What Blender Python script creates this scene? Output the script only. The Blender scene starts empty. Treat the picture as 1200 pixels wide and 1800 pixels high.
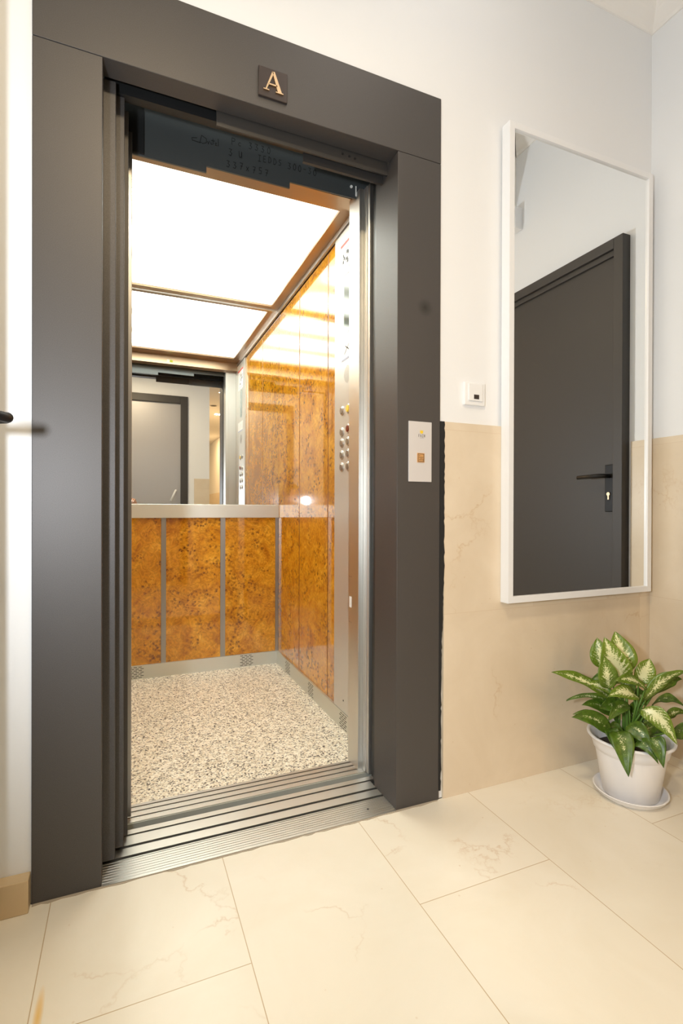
import bpy, bmesh, math, random
from math import sin, cos, pi, radians
from mathutils import Vector, Matrix

random.seed(7)
S = bpy.context.scene
C = S.collection

# ------------------------------------------------------------------ camera
cam_data = bpy.data.cameras.new('camera_view')
cam_data.sensor_fit = 'VERTICAL'
cam_data.sensor_height = 36.0
cam_data.lens = 894.03 / 1800 * 36.0
cam_data.clip_start = 0.005
cam = bpy.data.objects.new('camera_view', cam_data)
C.objects.link(cam)
YAW, PITCH, ROLL, CY, CZ = 0.4010, -0.0033, -0.0030, -1.4071, 0.9478
right = Vector((cos(YAW), -sin(YAW), 0))
fwd0 = Vector((sin(YAW), cos(YAW), 0))
up0 = Vector((0, 0, 1))
fwd = fwd0 * cos(PITCH) + up0 * sin(PITCH)
up = up0 * cos(PITCH) - fwd0 * sin(PITCH)
r2 = right * cos(ROLL) - up * sin(ROLL)
u2 = up * cos(ROLL) + right * sin(ROLL)
R = Matrix((r2, u2, -fwd)).transposed()
cam.matrix_world = Matrix.Translation((0, CY, CZ)) @ R.to_4x4()
S.camera = cam

# ------------------------------------------------------------------ world, exposure, large lights
S.view_settings.view_transform = 'Standard'
S.view_settings.look = 'None'
S.view_settings.gamma = 1.0
S.view_settings.exposure = 0.0
S.view_settings.use_curve_mapping = False
W = bpy.data.worlds.new('dim_building')
S.world = W
W.use_nodes = True
W.node_tree.nodes['Background'].inputs[0].default_value = (1.0, 0.82, 0.62, 1)
W.node_tree.nodes['Background'].inputs[1].default_value = 0.05
S.cycles.max_bounces = 10
S.cycles.glossy_bounces = 8
S.cycles.diffuse_bounces = 5

def light(name, kind, loc, power, color, size=0.1, rot=None, size_y=None, spot=None):
    l = bpy.data.lights.new(name, kind)
    l.energy = power
    l.color = color
    if kind == 'AREA':
        l.size = size
        if size_y:
            l.shape = 'RECTANGLE'
            l.size_y = size_y
    else:
        l.shadow_soft_size = size
    if spot:
        l.spot_size = radians(spot)
        l.spot_blend = 0.6
    o = bpy.data.objects.new(name, l)
    o.location = loc
    if rot:
        o.rotation_euler = rot
    C.objects.link(o)
    return o

FLASH = Vector((-0.355, -1.40, 1.07))
fl = light('flash_light', 'SPOT', FLASH, 82, (0.90, 0.955, 1.0), 0.055, spot=136)
fl.rotation_euler = (Vector((1.05, 0.0, 1.62)) - FLASH).to_track_quat('-Z', 'Y').to_euler()
light('hall_fill_light', 'AREA', (0.85, -0.55, 2.95), 2.2, (1.0, 0.93, 0.85), 0.45)  # unseen area light, added for neutral light on the hall from above
light('lobby_lamp_light', 'AREA', (0.10, -1.20, 2.585), 21, (1.0, 0.79, 0.50), 0.25)
light('corridor_lamp_light', 'AREA', (1.45, -4.2, 2.592), 26, (1.0, 0.62, 0.28), 0.09)
light('corridor_lamp_light', 'AREA', (1.45, -7.0, 2.592), 20, (1.0, 0.62, 0.28), 0.09)

# ------------------------------------------------------------------ node helpers
def newmat(name):
    m = bpy.data.materials.new(name)
    m.use_nodes = True
    nt = m.node_tree
    return m, nt, nt.nodes['Principled BSDF']

def N(nt, t, **kw):
    n = nt.nodes.new(t)
    for k, v in kw.items():
        if k.startswith('i_'):
            key = k[2:]
            key = int(key) if key.isdigit() else key.replace('_', ' ')
            n.inputs[key].default_value = v
        else:
            setattr(n, k, v)
    return n

def ramp(nt, stops, interp='LINEAR'):
    n = nt.nodes.new('ShaderNodeValToRGB')
    n.color_ramp.interpolation = interp
    e = n.color_ramp.elements
    while len(e) < len(stops):
        e.new(0.5)
    for q, (p, c) in zip(e, stops):
        q.position = p
        q.color = (*c, 1) if len(c) == 3 else c
    return n

def mix(nt, fac, a, b, kind='MIX'):
    n = nt.nodes.new('ShaderNodeMix')
    n.data_type = 'RGBA'
    n.blend_type = kind
    for sock, v in ((n.inputs[0], fac), (n.inputs[6], a), (n.inputs[7], b)):
        if hasattr(v, 'links'):
            nt.links.new(v, sock)
        elif isinstance(v, (int, float)):
            sock.default_value = v
        else:
            sock.default_value = (*v, 1)
    return n.outputs[2]

def obj_coord(nt, scale=(1, 1, 1), loc=(0, 0, 0), rot=(0, 0, 0)):
    tc = nt.nodes.new('ShaderNodeTexCoord')
    mp = N(nt, 'ShaderNodeMapping')
    mp.inputs['Scale'].default_value = scale
    mp.inputs['Location'].default_value = loc
    mp.inputs['Rotation'].default_value = rot
    nt.links.new(tc.outputs['Object'], mp.inputs['Vector'])
    return mp.outputs[0]

def simple(name, col, rough=0.5, metal=0.0, spec=0.5, coat=0.0, emit=None, es=0.0):
    m, nt, b = newmat(name)
    b.inputs['Base Color'].default_value = (*col, 1)
    b.inputs['Roughness'].default_value = rough
    b.inputs['Metallic'].default_value = metal
    b.inputs['Specular IOR Level'].default_value = spec
    b.inputs['Coat Weight'].default_value = coat
    b.inputs['Coat Roughness'].default_value = 0.05
    if emit:
        b.inputs['Emission Color'].default_value = (*emit, 1)
        b.inputs['Emission Strength'].default_value = es
    return m

def bump(nt, b, h, strength=0.1, dist=0.001):
    n = N(nt, 'ShaderNodeBump', i_Strength=strength, i_Distance=dist)
    nt.links.new(h, n.inputs['Height'])
    nt.links.new(n.outputs[0], b.inputs['Normal'])

# ------------------------------------------------------------------ materials
def m_paint(name, col):
    m, nt, b = newmat(name)
    v = obj_coord(nt)
    n = N(nt, 'ShaderNodeTexNoise', i_Scale=180.0, i_Detail=3.0)
    nt.links.new(v, n.inputs['Vector'])
    b.inputs['Base Color'].default_value = (*col, 1)
    b.inputs['Roughness'].default_value = 0.75
    bump(nt, b, n.outputs[0], 0.08, 0.001)
    return m

def m_steel(name, col=(0.62, 0.61, 0.58), rough=0.27, stretch=(1, 1, 60), amp=0.08, metal=1.0):
    m, nt, b = newmat(name)
    v = obj_coord(nt, stretch)
    n = N(nt, 'ShaderNodeTexNoise', i_Scale=9.0, i_Detail=4.0)
    nt.links.new(v, n.inputs['Vector'])
    r = N(nt, 'ShaderNodeMapRange')
    r.inputs['To Min'].default_value = rough - amp
    r.inputs['To Max'].default_value = rough + amp
    nt.links.new(n.outputs[0], r.inputs['Value'])
    nt.links.new(r.outputs[0], b.inputs['Roughness'])
    b.inputs['Base Color'].default_value = (*col, 1)
    b.inputs['Metallic'].default_value = metal
    return m

def m_dark_frame():
    m, nt, b = newmat('dark_grey_frame_metal')
    v = obj_coord(nt)
    n = N(nt, 'ShaderNodeTexNoise', i_Scale=700.0, i_Detail=2.0)
    nt.links.new(v, n.inputs['Vector'])
    c = ramp(nt, [(0.3, (0.078, 0.073, 0.072)), (0.7, (0.106, 0.100, 0.099))])
    nt.links.new(n.outputs[0], c.inputs[0])
    # one soft-edged darker spot on the right jamb
    tc = nt.nodes.new('ShaderNodeTexCoord')
    d = N(nt, 'ShaderNodeVectorMath', operation='DISTANCE')
    d.inputs[1].default_value = (0.887, 0.0, 1.602)
    nt.links.new(tc.outputs['Object'], d.inputs[0])
    s = ramp(nt, [(0.0, (0.45, 0.45, 0.45)), (0.03, (1, 1, 1))])
    nt.links.new(d.outputs['Value'], s.inputs[0])
    col = mix(nt, 1.0, c.outputs[0], s.outputs[0], 'MULTIPLY')
    nt.links.new(col, b.inputs['Base Color'])
    b.inputs['Metallic'].default_value = 0.5
    b.inputs['Roughness'].default_value = 0.50
    b.inputs['Specular IOR Level'].default_value = 0.42
    bump(nt, b, n.outputs[0], 0.04, 0.0005)
    return m

def m_marble(name, base_a, base_b, axes, bw, rh, off, rough, vein=(0.50, 0.30, 0.13), joint=(0.52, 0.40, 0.25), mortar=0.0012, vein_amt=0.5, seed=(0, 0, 0)):
    """axes: which object axes feed brick u and v"""
    m, nt, b = newmat(name)
    tc = nt.nodes.new('ShaderNodeTexCoord')
    sx = nt.nodes.new('ShaderNodeSeparateXYZ')
    nt.links.new(tc.outputs['Object'], sx.inputs[0])
    cx = nt.nodes.new('ShaderNodeCombineXYZ')
    for k in (0, 1):
        a = N(nt, 'ShaderNodeMath', operation='ADD')
        a.inputs[1].default_value = off[k]
        nt.links.new(sx.outputs[axes[k]], a.inputs[0])
        nt.links.new(a.outputs[0], cx.inputs[k])
    br = nt.nodes.new('ShaderNodeTexBrick')
    br.offset = 0.5
    br.inputs['Scale'].default_value = 1.0
    br.inputs['Brick Width'].default_value = bw
    br.inputs['Row Height'].default_value = rh
    br.inputs['Mortar Size'].default_value = mortar
    br.inputs['Mortar Smooth'].default_value = 0.3
    br.inputs['Color1'].default_value = (0, 0, 0, 1)
    br.inputs['Color2'].default_value = (1, 1, 1, 1)
    nt.links.new(cx.outputs[0], br.inputs['Vector'])
    # per-tile shift of the stone pattern
    sc = N(nt, 'ShaderNodeVectorMath', operation='SCALE')
    sc.inputs['Scale'].default_value = 4.0
    nt.links.new(br.outputs['Color'], sc.inputs[0])
    ad = N(nt, 'ShaderNodeVectorMath', operation='ADD')
    nt.links.new(tc.outputs['Object'], ad.inputs[0])
    nt.links.new(sc.outputs[0], ad.inputs[1])
    ad2 = N(nt, 'ShaderNodeVectorMath', operation='ADD')
    ad2.inputs[1].default_value = seed
    nt.links.new(ad.outputs[0], ad2.inputs[0])
    P = ad2.outputs[0]
    big = N(nt, 'ShaderNodeTexNoise', i_Scale=3.2, i_Detail=6.0, i_Roughness=0.6, i_Distortion=0.6)
    nt.links.new(P, big.inputs['Vector'])
    base = ramp(nt, [(0.35, base_a), (0.66, base_b)])
    nt.links.new(big.outputs[0], base.inputs[0])
    # thin wandering veins
    warp = N(nt, 'ShaderNodeTexNoise', i_Scale=5.0, i_Detail=5.0, i_Roughness=0.65)
    nt.links.new(P, warp.inputs['Vector'])
    wm = N(nt, 'ShaderNodeVectorMath', operation='MULTIPLY_ADD')
    wm.inputs[1].default_value = (0.28, 0.28, 0.28)
    nt.links.new(warp.outputs['Color'], wm.inputs[0])
    nt.links.new(P, wm.inputs[2])
    vo = N(nt, 'ShaderNodeTexVoronoi', feature='DISTANCE_TO_EDGE', i_Scale=1.9)
    nt.links.new(wm.outputs[0], vo.inputs['Vector'])
    vr = ramp(nt, [(0.0, (1, 1, 1)), (0.005, (0.3, 0.3, 0.3)), (0.016, (0, 0, 0))])
    nt.links.new(vo.outputs['Distance'], vr.inputs[0])
    patch = N(nt, 'ShaderNodeTexNoise', i_Scale=4.5, i_Detail=3.0)
    nt.links.new(P, patch.inputs['Vector'])
    pr = ramp(nt, [(0.50, (0, 0, 0)), (0.66, (1, 1, 1))])
    nt.links.new(patch.outputs[0], pr.inputs[0])
    mu = N(nt, 'ShaderNodeMath', operation='MULTIPLY')
    nt.links.new(vr.outputs[0], mu.inputs[0])
    nt.links.new(pr.outputs[0], mu.inputs[1])
    mu2 = N(nt, 'ShaderNodeMath', operation='MULTIPLY')
    mu2.inputs[1].default_value = vein_amt
    nt.links.new(mu.outputs[0], mu2.inputs[0])
    c1 = mix(nt, mu2.outputs[0], base.outputs[0], vein)
    # small pits
    sp = N(nt, 'ShaderNodeTexVoronoi', i_Scale=16.0)
    nt.links.new(P, sp.inputs['Vector'])
    spr = ramp(nt, [(0.0, (0.5, 0.5, 0.5)), (0.055, (0, 0, 0))])
    nt.links.new(sp.outputs['Distance'], spr.inputs[0])
    c2 = mix(nt, spr.outputs[0], c1, vein)
    c3 = mix(nt, br.outputs['Fac'], c2, joint)
    return m, nt, b, c3

def m_floor():
    m, nt, b, col = m_marble('cream_marble_floor', (0.79, 0.735, 0.62), (0.835, 0.79, 0.69), (1, 0), 0.80, 0.409, (0.358 + 0.400, 0.165 + 0.818 * 8), 0.2, vein_amt=0.4)
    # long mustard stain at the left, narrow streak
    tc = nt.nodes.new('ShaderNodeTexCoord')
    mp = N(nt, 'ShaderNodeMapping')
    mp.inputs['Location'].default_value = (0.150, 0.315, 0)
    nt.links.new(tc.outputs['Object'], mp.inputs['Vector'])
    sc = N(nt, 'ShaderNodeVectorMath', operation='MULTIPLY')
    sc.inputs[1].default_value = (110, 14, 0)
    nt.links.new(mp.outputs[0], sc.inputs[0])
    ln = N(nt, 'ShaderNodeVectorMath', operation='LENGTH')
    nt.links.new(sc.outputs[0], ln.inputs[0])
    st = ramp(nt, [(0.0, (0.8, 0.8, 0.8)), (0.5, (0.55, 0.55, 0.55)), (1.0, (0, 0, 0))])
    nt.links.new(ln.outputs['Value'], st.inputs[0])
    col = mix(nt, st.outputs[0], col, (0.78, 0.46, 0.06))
    nt.links.new(col, b.inputs['Base Color'])
    b.inputs['Roughness'].default_value = 0.28
    b.inputs['Specular IOR Level'].default_value = 0.4
    return m

def m_wainscot(name, axes, off):
    m, nt, b, col = m_marble(name, (0.68, 0.575, 0.435), (0.745, 0.645, 0.505), axes, 1.1, 0.607, off, 0.25, vein=(0.50, 0.31, 0.14), joint=(0.66, 0.54, 0.40), mortar=0.0012, vein_amt=0.45, seed=(3.1, 1.7, 0.4))
    nt.links.new(col, b.inputs['Base Color'])
    b.inputs['Roughness'].default_value = 0.32
    b.inputs['Specular IOR Level'].default_value = 0.4
    return m

def m_burl():
    m, nt, b = newmat('burl_wood_laminate')
    v = obj_coord(nt)
    n1 = N(nt, 'ShaderNodeTexNoise', i_Scale=7.0, i_Detail=7.0, i_Roughness=0.62, i_Distortion=1.6)
    nt.links.new(v, n1.inputs['Vector'])
    base = ramp(nt, [(0.28, (0.36, 0.12, 0.005)), (0.44, (0.57, 0.24, 0.010)), (0.60, (0.70, 0.34, 0.022)), (0.78, (0.80, 0.46, 0.06))])
    nt.links.new(n1.outputs[0], base.inputs[0])
    # curled figure
    w = N(nt, 'ShaderNodeTexNoise', i_Scale=22.0, i_Detail=4.0, i_Distortion=3.5)
    nt.links.new(v, w.inputs['Vector'])
    wr = ramp(nt, [(0.40, (0.72, 0.66, 0.55)), (0.60, (1.1, 1.1, 1.1))])
    nt.links.new(w.outputs[0], wr.inputs[0])
    c1 = mix(nt, 0.8, base.outputs[0], wr.outputs[0], 'MULTIPLY')
    # knots: small dark eyes in clusters
    wv = N(nt, 'ShaderNodeVectorMath', operation='MULTIPLY_ADD')
    wv.inputs[1].default_value = (0.02, 0.02, 0.02)
    nt.links.new(w.outputs['Color'], wv.inputs[0])
    nt.links.new(v, wv.inputs[2])
    vo = N(nt, 'ShaderNodeTexVoronoi', i_Scale=50.0)
    nt.links.new(wv.outputs[0], vo.inputs['Vector'])
    vr = ramp(nt, [(0.16, (1, 1, 1)), (0.26, (0.2, 0.2, 0.2)), (0.34, (0.75, 0.75, 0.75)), (0.46, (0, 0, 0))])
    nt.links.new(vo.outputs['Distance'], vr.inputs[0])
    cl = N(nt, 'ShaderNodeTexNoise', i_Scale=9.0, i_Detail=3.0)
    nt.links.new(v, cl.inputs['Vector'])
    cr = ramp(nt, [(0.47, (0, 0, 0)), (0.56, (1, 1, 1))])
    nt.links.new(cl.outputs[0], cr.inputs[0])
    mu = N(nt, 'ShaderNodeMath', operation='MULTIPLY')
    nt.links.new(vr.outputs[0], mu.inputs[0])
    nt.links.new(cr.outputs[0], mu.inputs[1])
    mu2 = N(nt, 'ShaderNodeMath', operation='MULTIPLY')
    mu2.inputs[1].default_value = 0.95
    nt.links.new(mu.outputs[0], mu2.inputs[0])
    c2 = mix(nt, mu2.outputs[0], c1, (0.09, 0.022, 0.004))
    nt.links.new(c2, b.inputs['Base Color'])
    b.inputs['Roughness'].default_value = 0.12
    b.inputs['Specular IOR Level'].default_value = 0.2
    b.inputs['Coat Weight'].default_value = 1.0
    b.inputs['Coat IOR'].default_value = 1.6
    b.inputs['Coat Roughness'].default_value = 0.03
    return m

def m_granite():
    m, nt, b = newmat('speckled_granite')
    v = obj_coord(nt)
    vo = N(nt, 'ShaderNodeTexVoronoi', i_Scale=205.0)
    nt.links.new(v, vo.inputs['Vector'])
    sp = nt.nodes.new('ShaderNodeSeparateColor')
    nt.links.new(vo.outputs['Color'], sp.inputs[0])
    c = ramp(nt, [(0.0, (0.05, 0.045, 0.038)), (0.11, (0.32, 0.30, 0.25)), (0.23, (0.74, 0.67, 0.53)), (0.50, (0.84, 0.80, 0.68)), (0.8, (0.92, 0.90, 0.80))], 'CONSTANT')
    nt.links.new(sp.outputs[0], c.inputs[0])
    n = N(nt, 'ShaderNodeTexNoise', i_Scale=45.0, i_Detail=4.0)
    nt.links.new(v, n.inputs['Vector'])
    r = ramp(nt, [(0.36, (0.55, 0.52, 0.46)), (0.52, (1, 1, 1))])
    nt.links.new(n.outputs[0], r.inputs[0])
    col = mix(nt, 0.5, c.outputs[0], r.outputs[0], 'MULTIPLY')
    nt.links.new(col, b.inputs['Base Color'])
    b.inputs['Roughness'].default_value = 0.35
    return m

def m_diffuser():
    m, nt, b = newmat('lit_light_diffuser')
    tc = nt.nodes.new('ShaderNodeTexCoord')
    sx = nt.nodes.new('ShaderNodeSeparateXYZ')
    nt.links.new(tc.outputs['Object'], sx.inputs[0])
    # three tubes behind the sheet: brightness varies along y
    sn = N(nt, 'ShaderNodeMath', operation='MULTIPLY')
    sn.inputs[1].default_value = 2 * pi / 0.36
    nt.links.new(sx.outputs[1], sn.inputs[0])
    cs = N(nt, 'ShaderNodeMath', operation='COSINE')
    nt.links.new(sn.outputs[0], cs.inputs[0])
    hf = N(nt, 'ShaderNodeMath', operation='MULTIPLY_ADD')
    hf.inputs[1].default_value = 0.5
    hf.inputs[2].default_value = 0.5
    nt.links.new(cs.outputs[0], hf.inputs[0])
    pw = N(nt, 'ShaderNodeMath', operation='POWER')
    pw.inputs[1].default_value = 1.3
    nt.links.new(hf.outputs[0], pw.inputs[0])
    # tube ends are dimmer
    xe = N(nt, 'ShaderNodeMath', operation='SUBTRACT')
    xe.inputs[1].default_value = 0.321
    nt.links.new(sx.outputs[0], xe.inputs[0])
    xa = N(nt, 'ShaderNodeMath', operation='ABSOLUTE')
    nt.links.new(xe.outputs[0], xa.inputs[0])
    ends = ramp(nt, [(0.36, (1, 1, 1)), (0.47, (0.12, 0.12, 0.12))])
    nt.links.new(xa.outputs[0], ends.inputs[0])
    pm = N(nt, 'ShaderNodeMath', operation='MULTIPLY')
    nt.links.new(pw.outputs[0], pm.inputs[0])
    nt.links.new(ends.outputs[0], pm.inputs[1])
    mr = N(nt, 'ShaderNodeMapRange')
    mr.inputs['To Min'].default_value = 1.6
    mr.inputs['To Max'].default_value = 14.0
    nt.links.new(pm.outputs[0], mr.inputs['Value'])
    b.inputs['Base Color'].default_value = (0.85, 0.85, 0.8, 1)
    b.inputs['Emission Color'].default_value = (0.95, 1.0, 0.90, 1)
    nt.links.new(mr.outputs[0], b.inputs['Emission Strength'])
    return m

def m_leaf():
    m, nt, b = newmat('variegated_leaf')
    uv = N(nt, 'ShaderNodeUVMap', uv_map='leaf')
    sx = nt.nodes.new('ShaderNodeSeparateXYZ')
    nt.links.new(uv.outputs[0], sx.inputs[0])
    ab = N(nt, 'ShaderNodeMath', operation='ABSOLUTE')
    nt.links.new(sx.outputs[0], ab.inputs[0])
    at = N(nt, 'ShaderNodeAttribute', attribute_name='cream', attribute_type='GEOMETRY')
    # cream strength: centre of the blade, feathered outward by noise
    tc = nt.nodes.new('ShaderNodeTexCoord')
    nz = N(nt, 'ShaderNodeTexNoise', i_Scale=330.0, i_Detail=4.0, i_Roughness=0.7)
    nt.links.new(tc.outputs['Object'], nz.inputs['Vector'])
    nz2 = N(nt, 'ShaderNodeTexNoise', i_Scale=75.0, i_Detail=3.0)
    nt.links.new(tc.outputs['Object'], nz2.inputs['Vector'])
    def math(op, a, bb):
        n = N(nt, 'ShaderNodeMath', operation=op)
        for i, q in enumerate((a, bb)):
            if hasattr(q, 'links'):
                nt.links.new(q, n.inputs[i])
            else:
                n.inputs[i].default_value = q
        return n.outputs[0]
    t1 = math('MULTIPLY', nz.outputs[0], 2.6)
    t2 = math('MULTIPLY', nz2.outputs[0], 1.0)
    t = math('ADD', t1, t2)
    t = math('SUBTRACT', t, 1.85)                      # about -0.5..0.5
    edge = math('MULTIPLY', ab.outputs[0], 1.15)
    vv = math('MULTIPLY', math('ABSOLUTE', math('SUBTRACT', sx.outputs[1], 0.45), 0), 0.9)
    t = math('SUBTRACT', t, edge)
    t = math('SUBTRACT', t, vv)
    t = math('ADD', t, math('MULTIPLY', at.outputs['Fac'], 0.75))
    # side veins feather the cream patch
    vein = math('SINE', math('SUBTRACT', math('MULTIPLY', sx.outputs[1], 62.0), math('MULTIPLY', ab.outputs[0], 17.0)), 0)
    t = math('ADD', t, math('MULTIPLY', vein, math('MULTIPLY', ab.outputs[0], 0.42)))
    msk = ramp(nt, [(0.0, (0, 0, 0)), (0.10, (0.55, 0.55, 0.55)), (0.16, (1, 1, 1))])
    nt.links.new(t, msk.inputs[0])
    g = ramp(nt, [(0.3, (0.022, 0.060, 0.005)), (0.7, (0.070, 0.150, 0.010))])
    nt.links.new(nz2.outputs[0], g.inputs[0])
    lite = mix(nt, math('MULTIPLY', at.outputs['Fac'], 0.6), g.outputs[0], (0.22, 0.32, 0.022))
    col = mix(nt, msk.outputs[0], lite, (0.76, 0.77, 0.45))
    nt.links.new(col, b.inputs['Base Color'])
    b.inputs['Roughness'].default_value = 0.38
    b.inputs['Subsurface Weight'].default_value = 0.0
    return m

M = {}
M['wall'] = m_paint('white_wall_paint', (0.815, 0.835, 0.86))
M['ceil'] = m_paint('white_ceiling_paint', (0.84, 0.825, 0.80))
M['frame'] = m_dark_frame()
M['door_dark'] = simple('dark_grey_door_paint', (0.042, 0.038, 0.036), 0.5)
M['rear_door'] = simple('grey_satin_door_metal', (0.42, 0.41, 0.42), 0.42, 0.35)
M['dark'] = simple('black_painted_metal', (0.018, 0.019, 0.02), 0.4, 0.2)
M['plate_dark'] = simple('black_glossy_plate', (0.085, 0.095, 0.098), 0.30, 0.3)
M['cover'] = simple('dark_cover_metal', (0.055, 0.052, 0.050), 0.45, 0.3)
M['apron'] = simple('grey_painted_steel', (0.34, 0.35, 0.31), 0.6)
M['steel_panel'] = m_steel('brushed_steel_panel', (0.60, 0.59, 0.56), 0.40, (60, 60, 1), 0.05, 0.55)
M['steel'] = m_steel('brushed_steel_upright', (0.66, 0.655, 0.63), 0.42, amp=0.05, stretch=(60, 60, 1))
M['steel_h'] = m_steel('brushed_steel_level', (0.70, 0.72, 0.69), 0.45, (1, 1, 60))
M['steel_dull'] = m_steel('dull_steel', (0.40, 0.39, 0.38), 0.36, (60, 60, 1))
M['bronze'] = m_steel('bronze_steel', (0.42, 0.30, 0.20), 0.32, (1, 40, 1))
M['alu'] = m_steel('ribbed_aluminium', (0.58, 0.57, 0.54), 0.38, (1, 40, 1), 0.02)
M['groove'] = simple('groove_black', (0.012, 0.012, 0.012), 0.6)
M['mirror'] = simple('silvered_mirror_glass', (0.86, 0.87, 0.86), 0.0, 1.0)
M['mirror_wall'] = simple('clear_mirror_glass', (0.92, 0.93, 0.925), 0.0, 1.0)
M['white_lacquer'] = simple('white_lacquer', (0.83, 0.85, 0.88), 0.3)
M['white_plastic'] = simple('white_plastic', (0.83, 0.845, 0.865), 0.3)
M['burl'] = m_burl()
M['amber'] = simple('amber_groove', (0.16, 0.045, 0.004), 0.5)
M['granite'] = m_granite()
M['diffuser'] = m_diffuser()
M['floor'] = m_floor()
M['tile_front'] = m_wainscot('beige_marble_tile', (0, 2), (-1.342 + 1.1 * 3, 0.607 * 4))
M['tile_side'] = m_wainscot('beige_marble_tile_side', (1, 2), (0.35 + 1.1 * 9, 0.607 * 4))
M['skirt'] = simple('beige_marble_skirting', (0.62, 0.47, 0.28), 0.3)
M['brass'] = simple('polished_gold_letter', (0.85, 0.62, 0.38), 0.25, 1.0)
M['name_plate'] = simple('dark_brown_plate', (0.055, 0.042, 0.038), 0.3, 0.3)
M['call_plate'] = simple('brushed_silver_plate', (0.66, 0.645, 0.65), 0.45, 0.25)
M['copper'] = simple('copper_button', (0.72, 0.42, 0.18), 0.35, 0.6)
M['yellow'] = simple('yellow_mark', (0.80, 0.55, 0.03), 0.5)
M['grey_ink'] = simple('grey_ink', (0.16, 0.15, 0.15), 0.6)
M['black_ink'] = simple('black_marker_ink', (0.006, 0.006, 0.006), 0.5)
M['red_ink'] = simple('red_print', (0.75, 0.06, 0.04), 0.5)
M['blue_ink'] = simple('pale_blue_print', (0.42, 0.46, 0.62), 0.5)
M['lime_ink'] = simple('lime_print', (0.50, 0.62, 0.03), 0.5)
M['sticker'] = simple('white_sticker', (0.85, 0.85, 0.83), 0.4)
M['display'] = simple('dark_display_glass', (0.10, 0.14, 0.13), 0.08, 0.0, 0.6)
M['led_red'] = simple('dark_red_lens', (0.16, 0.02, 0.008), 0.2)
M['handle_black'] = simple('black_handle_metal', (0.010, 0.010, 0.011), 0.42, 0.0, 0.25)
M['pot'] = simple('white_pot_plastic', (0.86, 0.86, 0.88), 0.28)
M['soil'] = m_paint('potting_soil', (0.02, 0.013, 0.008))
M['leaf'] = m_leaf()
M['stem'] = simple('green_stem', (0.10, 0.22, 0.03), 0.45)
M['skin'] = simple('skin', (0.62, 0.36, 0.25), 0.5)
M['cloth'] = simple('black_jacket_cloth', (0.012, 0.012, 0.016), 0.85)
M['jeans'] = simple('dark_blue_denim', (0.02, 0.03, 0.06), 0.85)
M['hair'] = simple('dark_brown_hair', (0.02, 0.012, 0.008), 0.6)
M['camera_black'] = simple('black_camera_body', (0.012, 0.012, 0.012), 0.5)
M['lens_glass'] = simple('lens_glass', (0.01, 0.01, 0.02), 0.03)
M['caulk'] = simple('dark_caulk', (0.012, 0.012, 0.012), 0.8)
M['lamp_on'] = simple('lit_lamp_lens', (0.9, 0.85, 0.7), 0.4, emit=(1.0, 0.80, 0.5), es=18)
M['lamp_soft'] = simple('lit_lamp_glass', (0.9, 0.88, 0.8), 0.4, emit=(1.0, 0.90, 0.75), es=4)
M['plaster_crack'] = simple('rough_grey_mortar', (0.42, 0.36, 0.28), 0.9)

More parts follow.
